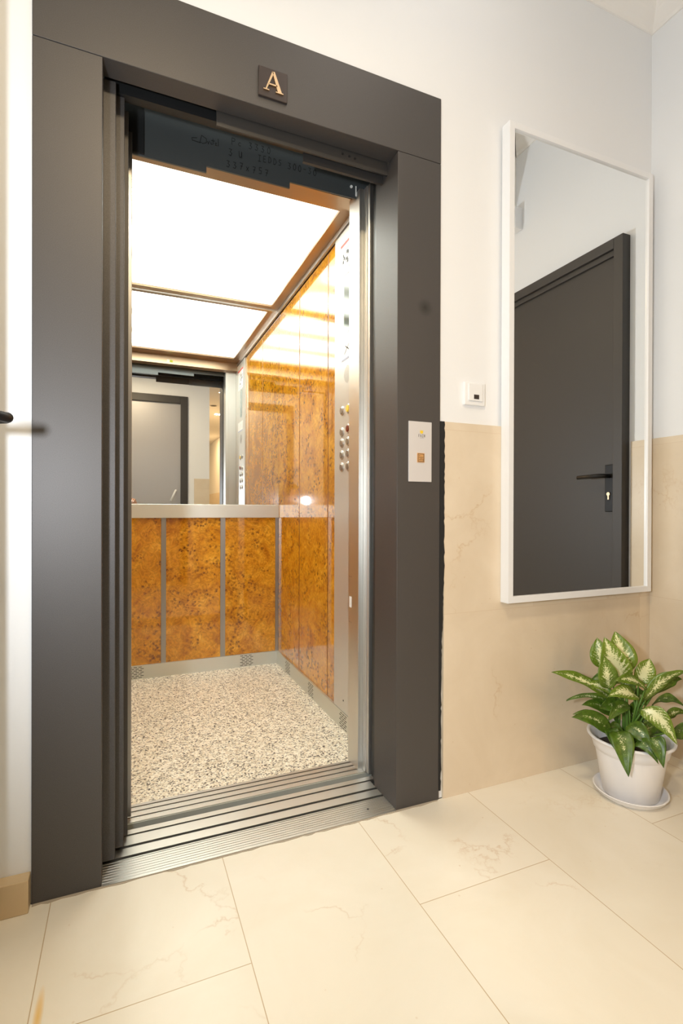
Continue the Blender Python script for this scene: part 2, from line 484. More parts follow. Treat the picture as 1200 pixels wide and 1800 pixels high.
# ------------------------------------------------------------------ mesh builder
class MB:
    def __init__(s):
        s.v, s.f, s.m = [], [], []
    def quad(s, pts, mat=0):
        k = len(s.v)
        s.v += [tuple(p) for p in pts]
        s.f.append(tuple(range(k, k + len(pts))))
        s.m.append(mat)
    def box(s, x0, x1, y0, y1, z0, z1, mat=0):
        k = len(s.v)
        s.v += [(x0, y0, z0), (x1, y0, z0), (x1, y1, z0), (x0, y1, z0), (x0, y0, z1), (x1, y0, z1), (x1, y1, z1), (x0, y1, z1)]
        for f in ((0, 3, 2, 1), (4, 5, 6, 7), (0, 1, 5, 4), (1, 2, 6, 5), (2, 3, 7, 6), (3, 0, 4, 7)):
            s.f.append(tuple(k + i for i in f))
            s.m.append(mat)
        return s
    def prism(s, poly, fn, a, b, mat=0):
        """poly in 2D, fn(u, v, w) -> xyz, extruded w from a to b"""
        n = len(poly)
        k = len(s.v)
        s.v += [fn(u, v, a) for u, v in poly] + [fn(u, v, b) for u, v in poly]
        s.f.append(tuple(k + i for i in reversed(range(n))))
        s.m.append(mat)
        s.f.append(tuple(k + n + i for i in range(n)))
        s.m.append(mat)
        for i in range(n):
            j = (i + 1) % n
            s.f.append((k + i, k + j, k + n + j, k + n + i))
            s.m.append(mat)
        return s
    def lathe(s, prof, cx, cy, cz=0, seg=48, mat=0, ax='z', cap=True):
        k = len(s.v)
        for r, h in prof:
            for i in range(seg):
                t = 2 * pi * i / seg
                if ax == 'z':
                    s.v.append((cx + r * cos(t), cy + r * sin(t), cz + h))
                elif ax == 'y':
                    s.v.append((cx + r * cos(t), cy + h, cz + r * sin(t)))
                else:
                    s.v.append((cx + h, cy + r * cos(t), cz + r * sin(t)))
        for a in range(len(prof) - 1):
            for i in range(seg):
                j = (i + 1) % seg
                s.f.append((k + a * seg + i, k + a * seg + j, k + (a + 1) * seg + j, k + (a + 1) * seg + i))
                s.m.append(mat)
        if cap:
            s.f.append(tuple(k + i for i in reversed(range(seg))))
            s.m.append(mat)
            e = k + (len(prof) - 1) * seg
            s.f.append(tuple(e + i for i in range(seg)))
            s.m.append(mat)
        return s
    def tube(s, pts, rad, seg=10, mat=0, flat=1.0):
        pts = [Vector(p) for p in pts]
        rads = rad if isinstance(rad, (list, tuple)) else [rad] * len(pts)
        k = len(s.v)
        prev = None
        for i, p in enumerate(pts):
            t = (pts[min(i + 1, len(pts) - 1)] - pts[max(i - 1, 0)]).normalized()
            if prev is None:
                a = Vector((0, 0, 1)) if abs(t.z) < 0.9 else Vector((1, 0, 0))
                n = t.cross(a).normalized()
            else:
                n = (prev - t * prev.dot(t)).normalized()
            prev = n
            bb = t.cross(n)
            for j in range(seg):
                q = 2 * pi * j / seg
                s.v.append(tuple(p + n * cos(q) * rads[i] + bb * sin(q) * rads[i] * flat))
        for i in range(len(pts) - 1):
            for j in range(seg):
                l = (j + 1) % seg
                s.f.append((k + i * seg + j, k + i * seg + l, k + (i + 1) * seg + l, k + (i + 1) * seg + j))
                s.m.append(mat)
        s.f.append(tuple(k + j for j in reversed(range(seg))))
        s.m.append(mat)
        e = k + (len(pts) - 1) * seg
        s.f.append(tuple(e + j for j in range(seg)))
        s.m.append(mat)
        return s
    def build(s, name, mats, parent=None, bevel=0.0, smooth=False, label=None):
        me = bpy.data.meshes.new(name)
        me.from_pydata(s.v, [], s.f)
        if not isinstance(mats, (list, tuple)):
            mats = [mats]
        for q in mats:
            me.materials.append(M[q])
        for p, i in zip(me.polygons, s.m):
            p.material_index = i
            p.use_smooth = smooth
        bm = bmesh.new()
        bm.from_mesh(me)
        bmesh.ops.recalc_face_normals(bm, faces=bm.faces)
        bm.to_mesh(me)
        bm.free()
        o = bpy.data.objects.new(name, me)
        C.objects.link(o)
        if bevel:
            md = o.modifiers.new('edge', 'BEVEL')
            md.width = bevel
            md.segments = 2
            md.limit_method = 'ANGLE'
        if parent:
            o.parent = parent
            o.matrix_parent_inverse = parent_world(parent).inverted()
        if label:
            o['label'] = label
        return o

def parent_world(o):
    m = o.matrix_basis.copy()
    if o.parent:
        m = parent_world(o.parent) @ o.matrix_parent_inverse @ m
    return m

def tag(o, label, cat, group=None):
    o['label'] = label
    o['category'] = cat
    if group:
        o['group'] = group
    return o

def thing(name, loc, label, cat, group=None):
    o = bpy.data.objects.new(name, None)
    o.empty_display_size = 0.05
    o.location = loc
    C.objects.link(o)
    return tag(o, label, cat, group)

def struct(o):
    o['kind'] = 'structure'
    return o

# front-facing helper: (u right, v up, w towards the viewer) on a wall plane y
def FY(y):
    return lambda u, v, w: (u, y - w, v)
# left-facing helper for surfaces on an x plane: u = along +y, v up, w towards -x
def FX(x):
    return lambda u, v, w: (x - w, u, v)

def strokes(mb, lines, fn, r, mat=0):
    """thin ribbons along 2-D polylines, a hair proud of the surface"""
    for ln in lines:
        for (a, b), (c, d) in zip(ln[:-1], ln[1:]):
            dx, dy = c - a, d - b
            L = math.hypot(dx, dy) or 1e-6
            nx, ny = -dy / L * r, dx / L * r
            ex, ey = dx / L * r * 0.6, dy / L * r * 0.6
            mb.prism([(a + nx - ex, b + ny - ey), (a - nx - ex, b - ny - ey), (c - nx + ex, d - ny + ey), (c + nx + ex, d + ny + ey)], fn, 0.0, 0.0006, mat)

GLYPH = {
    'P': [[(0, 0), (0, 1), (.5, .95), (.6, .75), (.45, .55), (0, .5)]],
    'C': [[(.6, .85), (.3, .95), (.05, .6), (.1, .2), (.4, 0), (.65, .15)]],
    'c': [[(.5, .5), (.2, .55), (.05, .3), (.2, .05), (.5, .1)]],
    '3': [[(.05, .95), (.5, .9), (.25, .55), (.55, .35), (.35, 0), (0, .1)]],
    '0': [[(.3, 1), (.05, .6), (.1, .1), (.4, 0), (.6, .4), (.5, .85), (.3, 1)]],
    'U': [[(.05, 1), (.1, .2), (.35, .02), (.55, .3), (.55, 1), (.6, 0)]],
    'I': [[(.1, 1), (.6, 1)], [(.35, 1), (.3, 0)], [(.05, 0), (.55, 0)]],
    'E': [[(.55, 1), (.1, .95), (.05, 0), (.55, .02)], [(.08, .5), (.45, .5)]],
    'D': [[(.05, 0), (.1, 1), (.5, .8), (.6, .35), (.35, 0), (.05, 0)]],
    'S': [[(.55, .9), (.2, .95), (.1, .65), (.5, .4), (.4, .05), (.05, .05)]],
    '-': [[(.05, .5), (.5, .5)]],
    '7': [[(.05, .95), (.55, .95), (.2, 0)], [(.15, .5), (.5, .5)]],
    '5': [[(.55, 1), (.1, .95), (.1, .55), (.5, .5), (.45, .05), (.05, .05)]],
    'x': [[(.05, .6), (.5, 0)], [(.5, .65), (.05, 0)]],
    'i': [[(.2, .55), (.2, 0)], [(.2, .8), (.22, .85)]],
    'n': [[(.05, 0), (.08, .5), (.35, .5), (.42, 0)]],
    't': [[(.2, .9), (.2, .05), (.4, 0)], [(.02, .6), (.42, .6)]],
    'e': [[(.05, .28), (.4, .3), (.3, .52), (.08, .4), (.1, .05), (.42, .05)]],
    'l': [[(.1, 1), (.1, .05), (.3, 0)]],
    'F': [[(.55, 1), (.1, 1), (.1, 0)], [(.1, .5), (.45, .5)]],
    'A': [[(.02, 0), (.32, 1), (.62, 0)], [(.14, .35), (.5, .35)]],
    'N': [[(.05, 0), (.05, 1), (.55, 0), (.55, 1)]],
}
def write(text, x, z, h, adv=0.75, slope=0.0, jit=0.0, rng=None):
    out = []
    k = 0
    for ch in text:
        if ch != ' ':
            dz = (rng.uniform(-jit, jit) * h if rng else 0)
            for ln in GLYPH[ch]:
                out.append([(x + k * h + u * h * 0.8, z + slope * k * h + v * h + dz) for u, v in ln])
        k += adv
    return out

# ================================================================== STRUCTURE
XL, XR = -0.66, 1.96          # hall side walls
YB, YE = -2.0, -8.6           # rear wall, corridor end
ZC, ZD = 3.0, 2.6             # hall ceiling, lowered ceiling

fl_ = MB()
fl_.box(XL - 0.15, XR + 0.05, YE - 0.05, 0.004, -0.08, 0.0)
struct(fl_.build('floor', 'floor'))

w = MB()
w.box(XL - 0.1, -0.207, 0.008, 0.05, 0, 3.1)
w.box(-0.207, 0.946, 0.008, 0.05, 2.2916, 3.1)
w.box(0.946, XR + 0.05, 0.008, 0.05, 0, 3.1)
struct(w.build('wall_front', 'wall'))
w = MB()
w.box(XR, XR + 0.08, YE, 0.008, 0, 3.1)
struct(w.build('wall_right', 'wall'))
w = MB()
w.box(XL - 0.08, XL, -0.13, 0.008, 0, 3.1)
w.box(XL - 0.08, XL, -0.98, -0.13, 2.08, 3.1)
w.box(XL - 0.08, XL, YB, -0.98, 0, 3.1)
w.box(XL - 0.16, XL - 0.12, -1.3, 0.2, 0, 2.3)
struct(w.build('wall_left', 'wall'))
w = MB()
w.box(XL - 0.08, 0.055 - 0.35, YB - 0.08, YB, 0, 2.65)
w.box(-0.295, 0.645, YB - 0.08, YB - 0.05, 0, 2.30)
w.box(-0.295, 0.645, YB - 0.08, YB, 2.30, 2.65)
w.box(0.645, 0.99, YB - 0.08, YB, 0, 2.65)
struct(w.build('wall_back', 'wall'))
w = MB()
w.box(0.91, 0.99, YE, YB - 0.08, 0, 2.65)
w.box(0.91, XR + 0.08, YE - 0.08, YE, 0, 2.65)
struct(w.build('wall_corridor', 'wall'))
w = MB()
w.box(XL - 0.15, XR + 0.08, -0.85, 0.05, ZC, ZC + 0.1)
w.box(XL - 0.15, XR + 0.08, YE - 0.08, -0.85, ZD, ZC + 0.1)
struct(w.build('ceiling', 'ceil'))

# cornice running along front, right wall and the drop of the lowered ceiling
prof = [(0.0, -0.125), (0.006, -0.125), (0.012, -0.115), (0.022, -0.108), (0.05, -0.085), (0.085, -0.045), (0.105, -0.022), (0.115, -0.018), (0.122, 0.0), (0.0, 0.0)]
cm = MB()
n = len(prof)
def ring(path, prof):
    k0 = len(cm.v)
    for (x, y, nx, ny) in path:
        for d, h in prof:
            cm.v.append((x + nx * d, y + ny * d, ZC + h))
    for i in range(len(path) - 1):
        for j in range(n):
            l = (j + 1) % n
            cm.f.append((k0 + i * n + j, k0 + i * n + l, k0 + (i + 1) * n + l, k0 + (i + 1) * n + j))
            cm.m.append(0)
ring([(XL, -0.85, 1, 1), (XL, 0.008, 1, -1), (XR, 0.008, -1, -1), (XR, -0.85, -1, 1)], prof)
struct(cm.build('trim_1', 'ceil', smooth=False))

# beige marble wainscot
t = MB()
t.box(0.962, XR, -0.001, 0.008, 0, 1.240)
struct(t.build('trim_2', 'tile_front'))
t = MB()
t.box(XR - 0.009, XR, -0.150, -0.001, 0, 1.240)
t.box(XR - 0.009, XR, YE, -1.12, 0, 1.345)
struct(t.build('trim_3', 'tile_side'))
t = MB()
t.box(0.800, 0.99, YB, YB + 0.009, 0, 1.345)
struct(t.build('trim_4', 'tile_front'))
# dark ragged gap between frame and tiles, paint-rough edge
t = MB()
rng = random.Random(3)
z = 0.03
left, rightp = [], []
while z < 1.245:
    wd = 0.0165 if z > 0.75 else 0.006 + 0.010 * max(0, (z - 0.45) / 0.3)
    rightp.append((0.9465 + wd + rng.uniform(-0.0025, 0.0015), z))
    left.append((0.945, z))
    z += rng.uniform(0.008, 0.02)
for i in range(len(left) - 1):
    t.prism([left[i], rightp[i], rightp[i + 1], left[i + 1]], FY(0.004), 0, 0.0062)
struct(t.build('trim_5', 'caulk'))
# mortar line under the frame / sill edge
t = MB()
pts_a, pts_b = [], []
x = -0.205
while x < 0.95:
    pts_a.append((x, 0.002))
    pts_b.append((x, -0.0075 + rng.uniform(-0.003, 0.003)))
    x += rng.uniform(0.012, 0.03)
for i in range(len(pts_a) - 1):
    t.prism([pts_b[i], pts_b[i + 1], pts_a[i + 1], pts_a[i]], lambda u, v, w: (u, v, w), 0.0, 0.0015)
struct(t.build('trim_6', 'plaster_crack'))

b_ = MB()
b_.box(XL, -0.209, -0.027, 0.008, 0, 0.078)
struct(b_.build('baseboard_left', 'skirt', bevel=0.002))

# ---- open white door at far left: only its lever handle reaches into view
hinge = Vector((XL + 0.005, -0.955, 0))
free = Vector((-0.286, -0.140, 0))
du = (free - hinge).normalized()
dn = Vector((du.y, -du.x, 0))        # towards +x side
def leafpt(a, n, z):
    p = hinge + du * a + dn * n
    return (p.x, p.y, z)
LW = (free - hinge).length
d1 = MB()
k = [leafpt(0, -0.02, 0.01), leafpt(LW, -0.02, 0.01), leafpt(LW, 0.02, 0.01), leafpt(0, 0.02, 0.01)]
d1.v = k + [(p[0], p[1], 2.04) for p in k]
for f in ((0, 3, 2, 1), (4, 5, 6, 7), (0, 1, 5, 4), (1, 2, 6, 5), (2, 3, 7, 6), (3, 0, 4, 7)):
    d1.f.append(f)
    d1.m.append(0)
door1 = struct(d1.build('door_1', 'white_lacquer', bevel=0.002))
HZ = 1.126
h1 = MB()
a0 = LW - 0.05
pth = [leafpt(a0, 0.02, HZ), leafpt(a0, 0.088, HZ), leafpt(a0 - 0.001, 0.098, HZ + .001), leafpt(a0 - 0.008, 0.106, HZ + .001), leafpt(a0 - 0.02, 0.108, HZ), leafpt(a0 - 0.13, 0.108, HZ - 0.002)]
h1.tube(pth, [0.0095, 0.0095, 0.0105, 0.0105, 0.0100, 0.0095], 14)
h1.tube([leafpt(a0, 0.02, HZ), leafpt(a0, 0.028, HZ)], 0.025, 20)
h1.build('door_handle', 'handle_black', door1, smooth=True)

# ---- dark door in the right wall (seen in the wall mirror)
d2 = MB()
DY0, DY1, DT = -0.163, -1.10, 2.115
d2.box(XR - 0.022, XR, DY1 + 0.045, DY0 - 0.045, 0.008, DT - 0.045)
door2 = struct(d2.build('door_2', 'door_dark'))
f2 = MB()
f2.box(XR - 0.045, XR, DY0 - 0.045, DY0, 0, DT)
f2.box(XR - 0.045, XR, DY1, DY1 + 0.045, 0, DT)
f2.box(XR - 0.045, XR, DY1 + 0.045, DY0 - 0.045, DT - 0.045, DT)
f2.box(XR - 0.033, XR, DY1 + 0.045, DY0 - 0.045, DT - 0.07, DT - 0.045)
f2.build('door_frame', 'door_dark', door2, bevel=0.002)
h2 = MB()
h2.box(XR - 0.031, XR - 0.022, -0.258, -0.214, 0.945, 1.150)
esc = h2.build('handle_plate', 'handle_black', door2, bevel=0.003)
h2 = MB()
h2.tube([(XR - 0.03, -0.236, 1.100), (XR - 0.068, -0.236, 1.100), (XR - 0.077, -0.243, 1.100), (XR - 0.080, -0.258, 1.100), (XR - 0.078, -0.36, 1.098)], [0.009, 0.009, 0.009, 0.009, 0.0085], 12)
h2.build('door_handle', 'handle_black', esc, smooth=True)
h2 = MB()
h2.lathe([(0.008, -0.006), (0.008, 0.0)], XR - 0.031, -0.236, 1.022, 16, 0, 'x')
h2.box(XR - 0.036, XR - 0.031, -0.2395, -0.2325, 0.998, 1.018)
h2.build('lock_cylinder', 'brass', esc)

# ---- grey door in the rear wall (seen in the lift mirror)
d3 = MB()
d3.box(-0.295, 0.645, YB - 0.05, YB - 0.012, 0.008, 2.30)
door3 = struct(d3.build('door_3', 'rear_door'))
f3 = MB()
f3.box(-0.375, -0.29, YB - 0.05, YB + 0.02, 0, 2.375)
f3.box(0.635, 0.722, YB - 0.05, YB + 0.02, 0, 2.375)
f3.box(-0.29, 0.635, YB - 0.05, YB + 0.02, 2.285, 2.375)
f3.build('door_frame', 'door_dark', door3, bevel=0.003)
h3 = MB()
h3.tube([(0.575, YB - 0.01, 1.19), (0.575, YB + 0.05, 1.19), (0.565, YB + 0.055, 1.175), (0.515, YB + 0.055, 1.06)], 0.013, 12)
h3.build('door_handle', 'white_plastic', door3, smooth=True)

# ================================================================== LIFT FRAME
fr = thing('elevator_door_frame', (0.37, 0.05, 0), 'wide dark grey metal frame surrounding the open lift doorway', 'door frame')
j = MB()
j.box(-0.207, -0.055, 0.0, 0.060, 0, 2.0785)
j.box(-0.215, -0.2075, 0.009, 0.05, 0, 2.0785)
j.build('jamb', 'frame', fr, bevel=0.0015)
j = MB()
j.box(0.786, 0.946, 0.0, 0.153, 0, 2.0785)
j.build('jamb', 'frame', fr, bevel=0.0015)
j = MB()
j.box(-0.207, 0.946, 0.0, 0.064, 2.0800, 2.2916)
j.build('lintel', 'frame', fr, bevel=0.0015)

# plate with raised letter A on the lintel
lp = thing('letter_plate', (0.38, -0.001, 2.107), 'small square dark plate with gold letter A on the lintel', 'sign')
p = MB()
p.box(0.339, 0.4225, -0.007, 0.0, 2.1075, 2.1900)
p.build('plate', 'name_plate', lp, bevel=0.0015)
a = MB()
f = FY(-0.007)
def A(px_, pz_):
    return (0.3805 + px_ * 0.0285, 2.1245 + pz_ * 0.0560)
def poly(mb, pts, w0=0.0, w1=0.004):
    mb.prism([A(*q) for q in pts], f, w0, w1)
poly(a, [(-0.80, 0.05), (-0.66, 0.05), (0.03, 0.90), (-0.05, 1.0), (-0.12, 1.0)])
poly(a, [(0.44, 0.05), (0.86, 0.05), (0.13, 1.0), (-0.12, 1.0), (-0.06, 0.90)])
poly(a, [(-0.50, 0.30), (0.42, 0.30), (0.37, 0.37), (-0.45, 0.37)])
poly(a, [(-1.0, 0.0), (-0.42, 0.0), (-0.42, 0.05), (-1.0, 0.05)])
poly(a, [(0.24, 0.0), (1.02, 0.0), (1.02, 0.05), (0.24, 0.05)])
a.build('letter', 'brass', lp)

# call panel on the right jamb
cp = thing('call_panel', (0.868, -0.001, 1.04), 'pale silver lift call panel on the dark right jamb', 'call panel')
p = MB()
p.box(0.826, 0.9115, -0.004, 0.0, 1.040, 1.233)
p.build('plate', 'call_plate', cp, bevel=0.0012)
bt = MB()
bt.box(0.8560, 0.8830, -0.0065, -0.004, 1.1020, 1.1320, 0)
ring_ = bt.build('button', 'copper', cp, bevel=0.0008)
bt = MB()
f = FY(-0.0065)
strokes(bt, [[(0.859, 1.105), (0.88, 1.105), (0.88, 1.129), (0.859, 1.129), (0.859, 1.105)], [(0.862, 1.118), (0.877, 1.118)]], f, 0.0006)
for q in ((0.864, 1.124), (0.864, 1.111), (0.868, 1.111), (0.868, 1.114), (0.873, 1.111), (0.873, 1.114), (0.877, 1.108), (0.877, 1.112)):
    bt.prism([(q[0] - .0009, q[1] - .0009), (q[0] + .0009, q[1] - .0009), (q[0] + .0009, q[1] + .0009), (q[0] - .0009, q[1] + .0009)], f, 0, 0.0008)
bt.build('button_marking', 'name_plate', ring_)
lg = MB()
f = FY(-0.004)
lg.prism([(0.8675, 1.2045), (0.8785, 1.2045), (0.8785, 1.1975), (0.8755, 1.1945), (0.8705, 1.1945), (0.8675, 1.1975)], f, 0, 0.0006)
lg.build('logo_mark', 'yellow', cp)
lg = MB()
strokes(lg, write('FAIN', 0.8615, 1.1835, 0.0085, 0.78), f, 0.00055)
strokes(lg, [[(0.8665, 1.1805), (0.8815, 1.1805)]], f, 0.0003)
lg.build('logo_lettering', 'grey_ink', cp)

# ================================================================== LANDING DOOR PANELS, HEADER, SILL
PAN = [('landing_door_panel', 0.075, 0.100, -0.0255, 'dark grey sliding lift door leaf nearest the left jamb', 'frame'),
       ('landing_door_panel', 0.122, 0.147, -0.0045, 'dark grey sliding lift door leaf, middle of three', 'frame'),
       ('landing_door_panel', 0.170, 0.194, 0.0060, 'dark grey sliding lift door leaf, innermost of three', 'frame')]
for nm, y0, y1, xe, lab, mt in PAN:
    b = MB()
    b.box(-0.52, xe, y0, y1, 0.014, 2.084)
    b.box(-0.45, xe - 0.03, y0 + 0.004, y1 - 0.004, 0.004, 0.014)
    tag(b.build(nm, mt, bevel=0.0015), lab, 'lift door', 'landing door leaves')
b = MB()
b.box(-0.52, 0.0165, 0.262, 0.284, 0.014, 2.09)
tag(b.build('cabin_door_panel', 'steel_dull', bevel=0.0015), 'bronze-tinted steel cabin door edge behind the dark door leaves', 'lift door')

hd = thing('landing_door_header', (0.38, 0.12, 2.04), 'black door track and stepped covers under the dark lintel', 'door track')
b = MB()
b.box(0.236, 0.785, 0.068, 0.072, 2.042, 2.12)
b.box(0.236, 0.785, 0.072, 0.074, 2.042, 2.048)
b.build('cover_strip', 'cover', hd)
b = MB()
b.box(0.507, 0.785, 0.1005, 0.1045, 2.033, 2.11)
b.box(0.507, 0.785, 0.1045, 0.111, 2.033, 2.039)
b.build('cover_strip', 'cover', hd)
b = MB()
b.box(-0.055, 0.785, 0.112, 0.135, 2.085, 2.16)
b.build('rail', 'dark', hd)
b = MB()
b.box(-0.055, 0.795, 0.160, 0.172, 2.108, 2.18)
b.build('rail', 'dark', hd)
b = MB()
b.box(-0.055, 0.86, 0.065, 0.255, 2.19, 2.2)
b.build('track_box', 'dark', hd)
b = MB()
for xx, zz in ((0.625, 2.068), (0.648, 2.066), (0.668, 2.064)):
    b.lathe([(0.004, 0.0), (0.004, -0.0015)], xx, 0.068, zz, 10, 0, 'y')
b.build('screw', 'dark', hd)

ch = thing('cabin_door_header', (0.4, 0.3, 2.05), 'black scuffed header plate with handwritten notes above the cabin doorway', 'header plate')
b = MB()
b.prism([(-0.2, 2.046), (0.240, 2.046), (0.240, 2.067), (0.522, 2.065), (0.522, 2.087), (0.86, 2.090), (0.86, 2.32), (-0.2, 2.32)], FY(0.299), 0, 0.006)
pl = b.build('plate', 'plate_dark', ch)
b = MB()
b.box(-0.05, 0.016 + 0.035, 0.286, 0.2925, 2.05, 2.2)
b.build('end_strip', 'dark', ch)
wr = random.Random(5)
b = MB()
f = FY(0.2930)
D0 = [[(0.225, 2.150), (0.205, 2.146), (0.207, 2.138), (0.235, 2.137), (0.243, 2.139)], [(0.236, 2.136), (0.243, 2.162), (0.262, 2.155), (0.262, 2.142), (0.245, 2.136)],
      [(0.266, 2.148), (0.270, 2.140), (0.274, 2.150)], [(0.280, 2.148), (0.280, 2.143), (0.286, 2.142)], [(0.288, 2.160), (0.289, 2.144)], [(0.282, 2.154), (0.295, 2.155)], [(0.296, 2.148), (0.302, 2.150), (0.298, 2.142), (0.305, 2.142)], [(0.309, 2.165), (0.310, 2.142)]]
D0 = [[(0.194 + (x - 0.205) * 0.80, z) for x, z in ln] for ln in D0]
for lines, rr in ((D0, 0.0009),
                  (write('Pc', 0.322, 2.160, 0.022, 0.95, 0.02, 0.08, wr), 0.00075),
                  (write('3330', 0.379, 2.161, 0.022, 0.95, 0.02, 0.08, wr), 0.00075),
                  (write('3', 0.312, 2.122, 0.023), 0.0009),
                  (write('U', 0.345, 2.123, 0.021), 0.0009),
                  (write('IEDDS', 0.410, 2.131, 0.021, 0.85, 0.02, 0.08, wr), 0.00075),
                  (write('300-30', 0.515, 2.132, 0.022, 0.85, 0.02, 0.08, wr), 0.00085),
                  (write('337x757', 0.305, 2.083, 0.022, 0.98, 0.03, 0.08, wr), 0.00085)):
    b = MB()
    strokes(b, lines, f, rr)
    b.build('handwriting', 'black_ink', pl)
b = MB()
b.lathe([(0.005, 0), (0.005, -0.004)], 0.755, 0.293, 2.128, 12, 0, 'y')
b.box(0.772, 0.776, 0.2915, 0.293, 2.098, 2.135)
b.build('screw', 'sticker', ch)

sl = thing('landing_sill', (0.37, 0.1, 0), 'ribbed aluminium landing sill with door grooves at the tile edge', 'door sill')
b = MB()
x0, x1 = -0.20, 0.945
def strip(y0, y1, zt=0.004, zb=-0.03):
    b.box(x0 if y0 > 0.06 else -0.0545, x1 if y0 > 0.16 else 0.7855, y0, y1, zb, zt)
strip(-0.004, 0.006, 0.0035)
k = 0.006
while k < 0.070:
    strip(k, k + 0.0065, 0.0045)
    strip(k + 0.0065, k + 0.0102, 0.0034)
    k += 0.0102
k = 0.078
strip(0.078, 0.082, 0.0045)
strip(0.093, 0.128, 0.0045)
strip(0.139, 0.182, 0.0045)
strip(0.190, 0.212, 0.0045)
b.build('ribbed_plate', 'alu', sl)
b = MB()
b.box(x0, x1, 0.0815, 0.0935, -0.03, -0.008)
b.box(x0, x1, 0.1275, 0.1395, -0.03, -0.008)
b.box(x0, x1, 0.1815, 0.1905, -0.03, -0.008)
b.build('groove', 'groove', sl)
b = MB()
b.lathe([(0.0035, 0.0), (0.0035, 0.0006)], 0.705, 0.035, 0.0045, 10)
b.build('screw', 'dark', sl)
# dark strike post at the right, behind the jamb
b = MB()
b.box(0.797, 0.835, 0.1535, 0.182, 0.004, 2.14)
b.box(0.806, 0.835, 0.182, 0.212, 0.004, 2.14)
tag(b.build('strike_post', 'dark'), 'narrow dark strike post between right jamb and steel cabin edge', 'door post')

# ================================================================== LIFT CABIN
cb = thing('elevator_cabin', (0.35, 1.0, 0), 'open lift cabin with burl wood panels, mirror and speckled floor', 'lift cabin')
CL, CR, CBK = -0.23, 0.872, 1.651
CF, CZT = 0.345, 2.18
b = MB()
b.box(CL, CR, CF, CBK, -0.03, 0.003)
b.build('floor_panel', 'granite', cb)
b = MB()
for y0, y1 in ((0.247, 0.270), (0.277, 0.300), (0.307, 0.326), (0.333, 0.345)):
    b.box(CL, 0.83, y0, y1, -0.05, 0.005)
    b.box(CL, 0.83, y1 - 0.004, y1, 0.004, 0.0055)
cs_ = b.build('sill', 'alu', cb)
b = MB()
for y0, y1 in ((0.270, 0.277), (0.300, 0.307), (0.326, 0.333)):
    b.box(CL, 0.83, y0, y1, -0.05, -0.008)
b.build('groove', 'groove', cs_)
b = MB()
b.box(CL, 0.83, 0.2425, 0.247, -0.16, 0.003)
b.build('sill_apron', 'apron', cb)

# back wall
b = MB()
b.box(CL, CR, CBK + 0.014, CBK + 0.03, 0, CZT + 0.05)
b.build('back_wall', 'dark', cb)
STR = [(-0.146, -0.119), (0.185, 0.212), (0.517, 0.546), (0.852, CR)]
edges = [CL] + [v for s in STR for v in s]
for i in range(0, 8, 2):
    b = MB()
    b.box(edges[i], edges[i + 1], CBK, CBK + 0.014, 0.077, 0.9015)
    b.build('burl_panel', 'burl', cb)
for s in STR:
    b = MB()
    b.box(s[0] + 0.0005, s[1] - 0.0005, CBK - 0.003, CBK + 0.013, 0.077, 0.9015)
    b.build('joint_strip', 'steel_dull', cb)
b = MB()
b.box(CL, CR - 0.001, CBK - 0.018, CBK + 0.012, 0.9015, 0.980)
b.build('handrail_band', 'steel_h', cb, bevel=0.002)
b = MB()
b.box(CL, CR, CBK - 0.006, CBK + 0.0135, 0.981, CZT)
b.build('mirror', 'mirror', cb)
# skirting with vent slots
def skirt_back():
    b = MB()
    b.box(CL, CR, CBK - 0.012, CBK - 0.002, 0.0, 0.079)
    return b.build('skirting', 'steel_h', cb)
def skirt_side(xa, xb):
    b = MB()
    b.box(xa, xb, CF + 0.02, CBK - 0.012, 0.0, 0.079)
    return b.build('skirting', 'steel_h', cb)
def slots(parent, fn, u0, wd, z0=0.012, z1=0.070):
    b = MB()
    rows = 7
    for r in range(rows):
        z = z0 + (z1 - z0) * r / (rows - 1)
        cols = 3
        sw = wd / cols
        sh = (r % 2) * sw * 0.4
        for c in range(cols):
            a = u0 + c * sw + sh
            b.prism([(a, z - .0016), (a + sw * .72, z - .0016), (a + sw * .72, z + .0016), (a, z + .0016)], fn, -0.001, 0.0005)
    b.build('vent_slots', 'groove', parent)
sb = skirt_back()
slots(sb, FY(CBK - 0.012), 0.016, 0.075)
slots(sb, FY(CBK - 0.012), 0.634, 0.075)
sr = skirt_side(CR - 0.012, CR - 0.001)
slots(sr, FX(CR - 0.012), 1.365, 0.085)
slots(sr, FX(CR - 0.012), 0.975, 0.075)
slots(sr, FX(CR - 0.012), 0.560, 0.075)
skirt_side(CL + 0.001, CL + 0.012)

# side walls
b = MB()
b.box(CR + 0.012, CR + 0.03, 0.36, CBK, 0, CZT + 0.05)
b.build('side_wall', 'amber', cb)
b = MB()
b.box(CL - 0.03, CL - 0.012, 0.36, CBK, 0, CZT + 0.05)
b.build('side_wall', 'amber', cb)
for y0, y1 in ((1.2450, CBK - 0.007), (0.8185, 1.2330), (0.36, 0.8085)):
    b = MB()
    b.box(CR - 0.0005, CR + 0.012, y0, y1, 0.077, 2.15)
    b.build('burl_panel', 'burl', cb, bevel=0.001)
    b = MB()
    b.box(CL - 0.012, CL + 0.0005, y0, y1, 0.077, 2.15)
    b.build('burl_panel', 'burl', cb, bevel=0.001)

for y0, y1 in ((1.2335, 1.2445), (0.809, 0.818)):
    b = MB()
    b.box(CR + 0.0006, CR + 0.011, y0, y1, 0.077, 2.15)
    b.build('panel_joint', 'amber', cb)
    b = MB()
    b.box(CL - 0.011, CL - 0.0006, y0, y1, 0.077, 2.15)
    b.build('panel_joint', 'amber', cb)

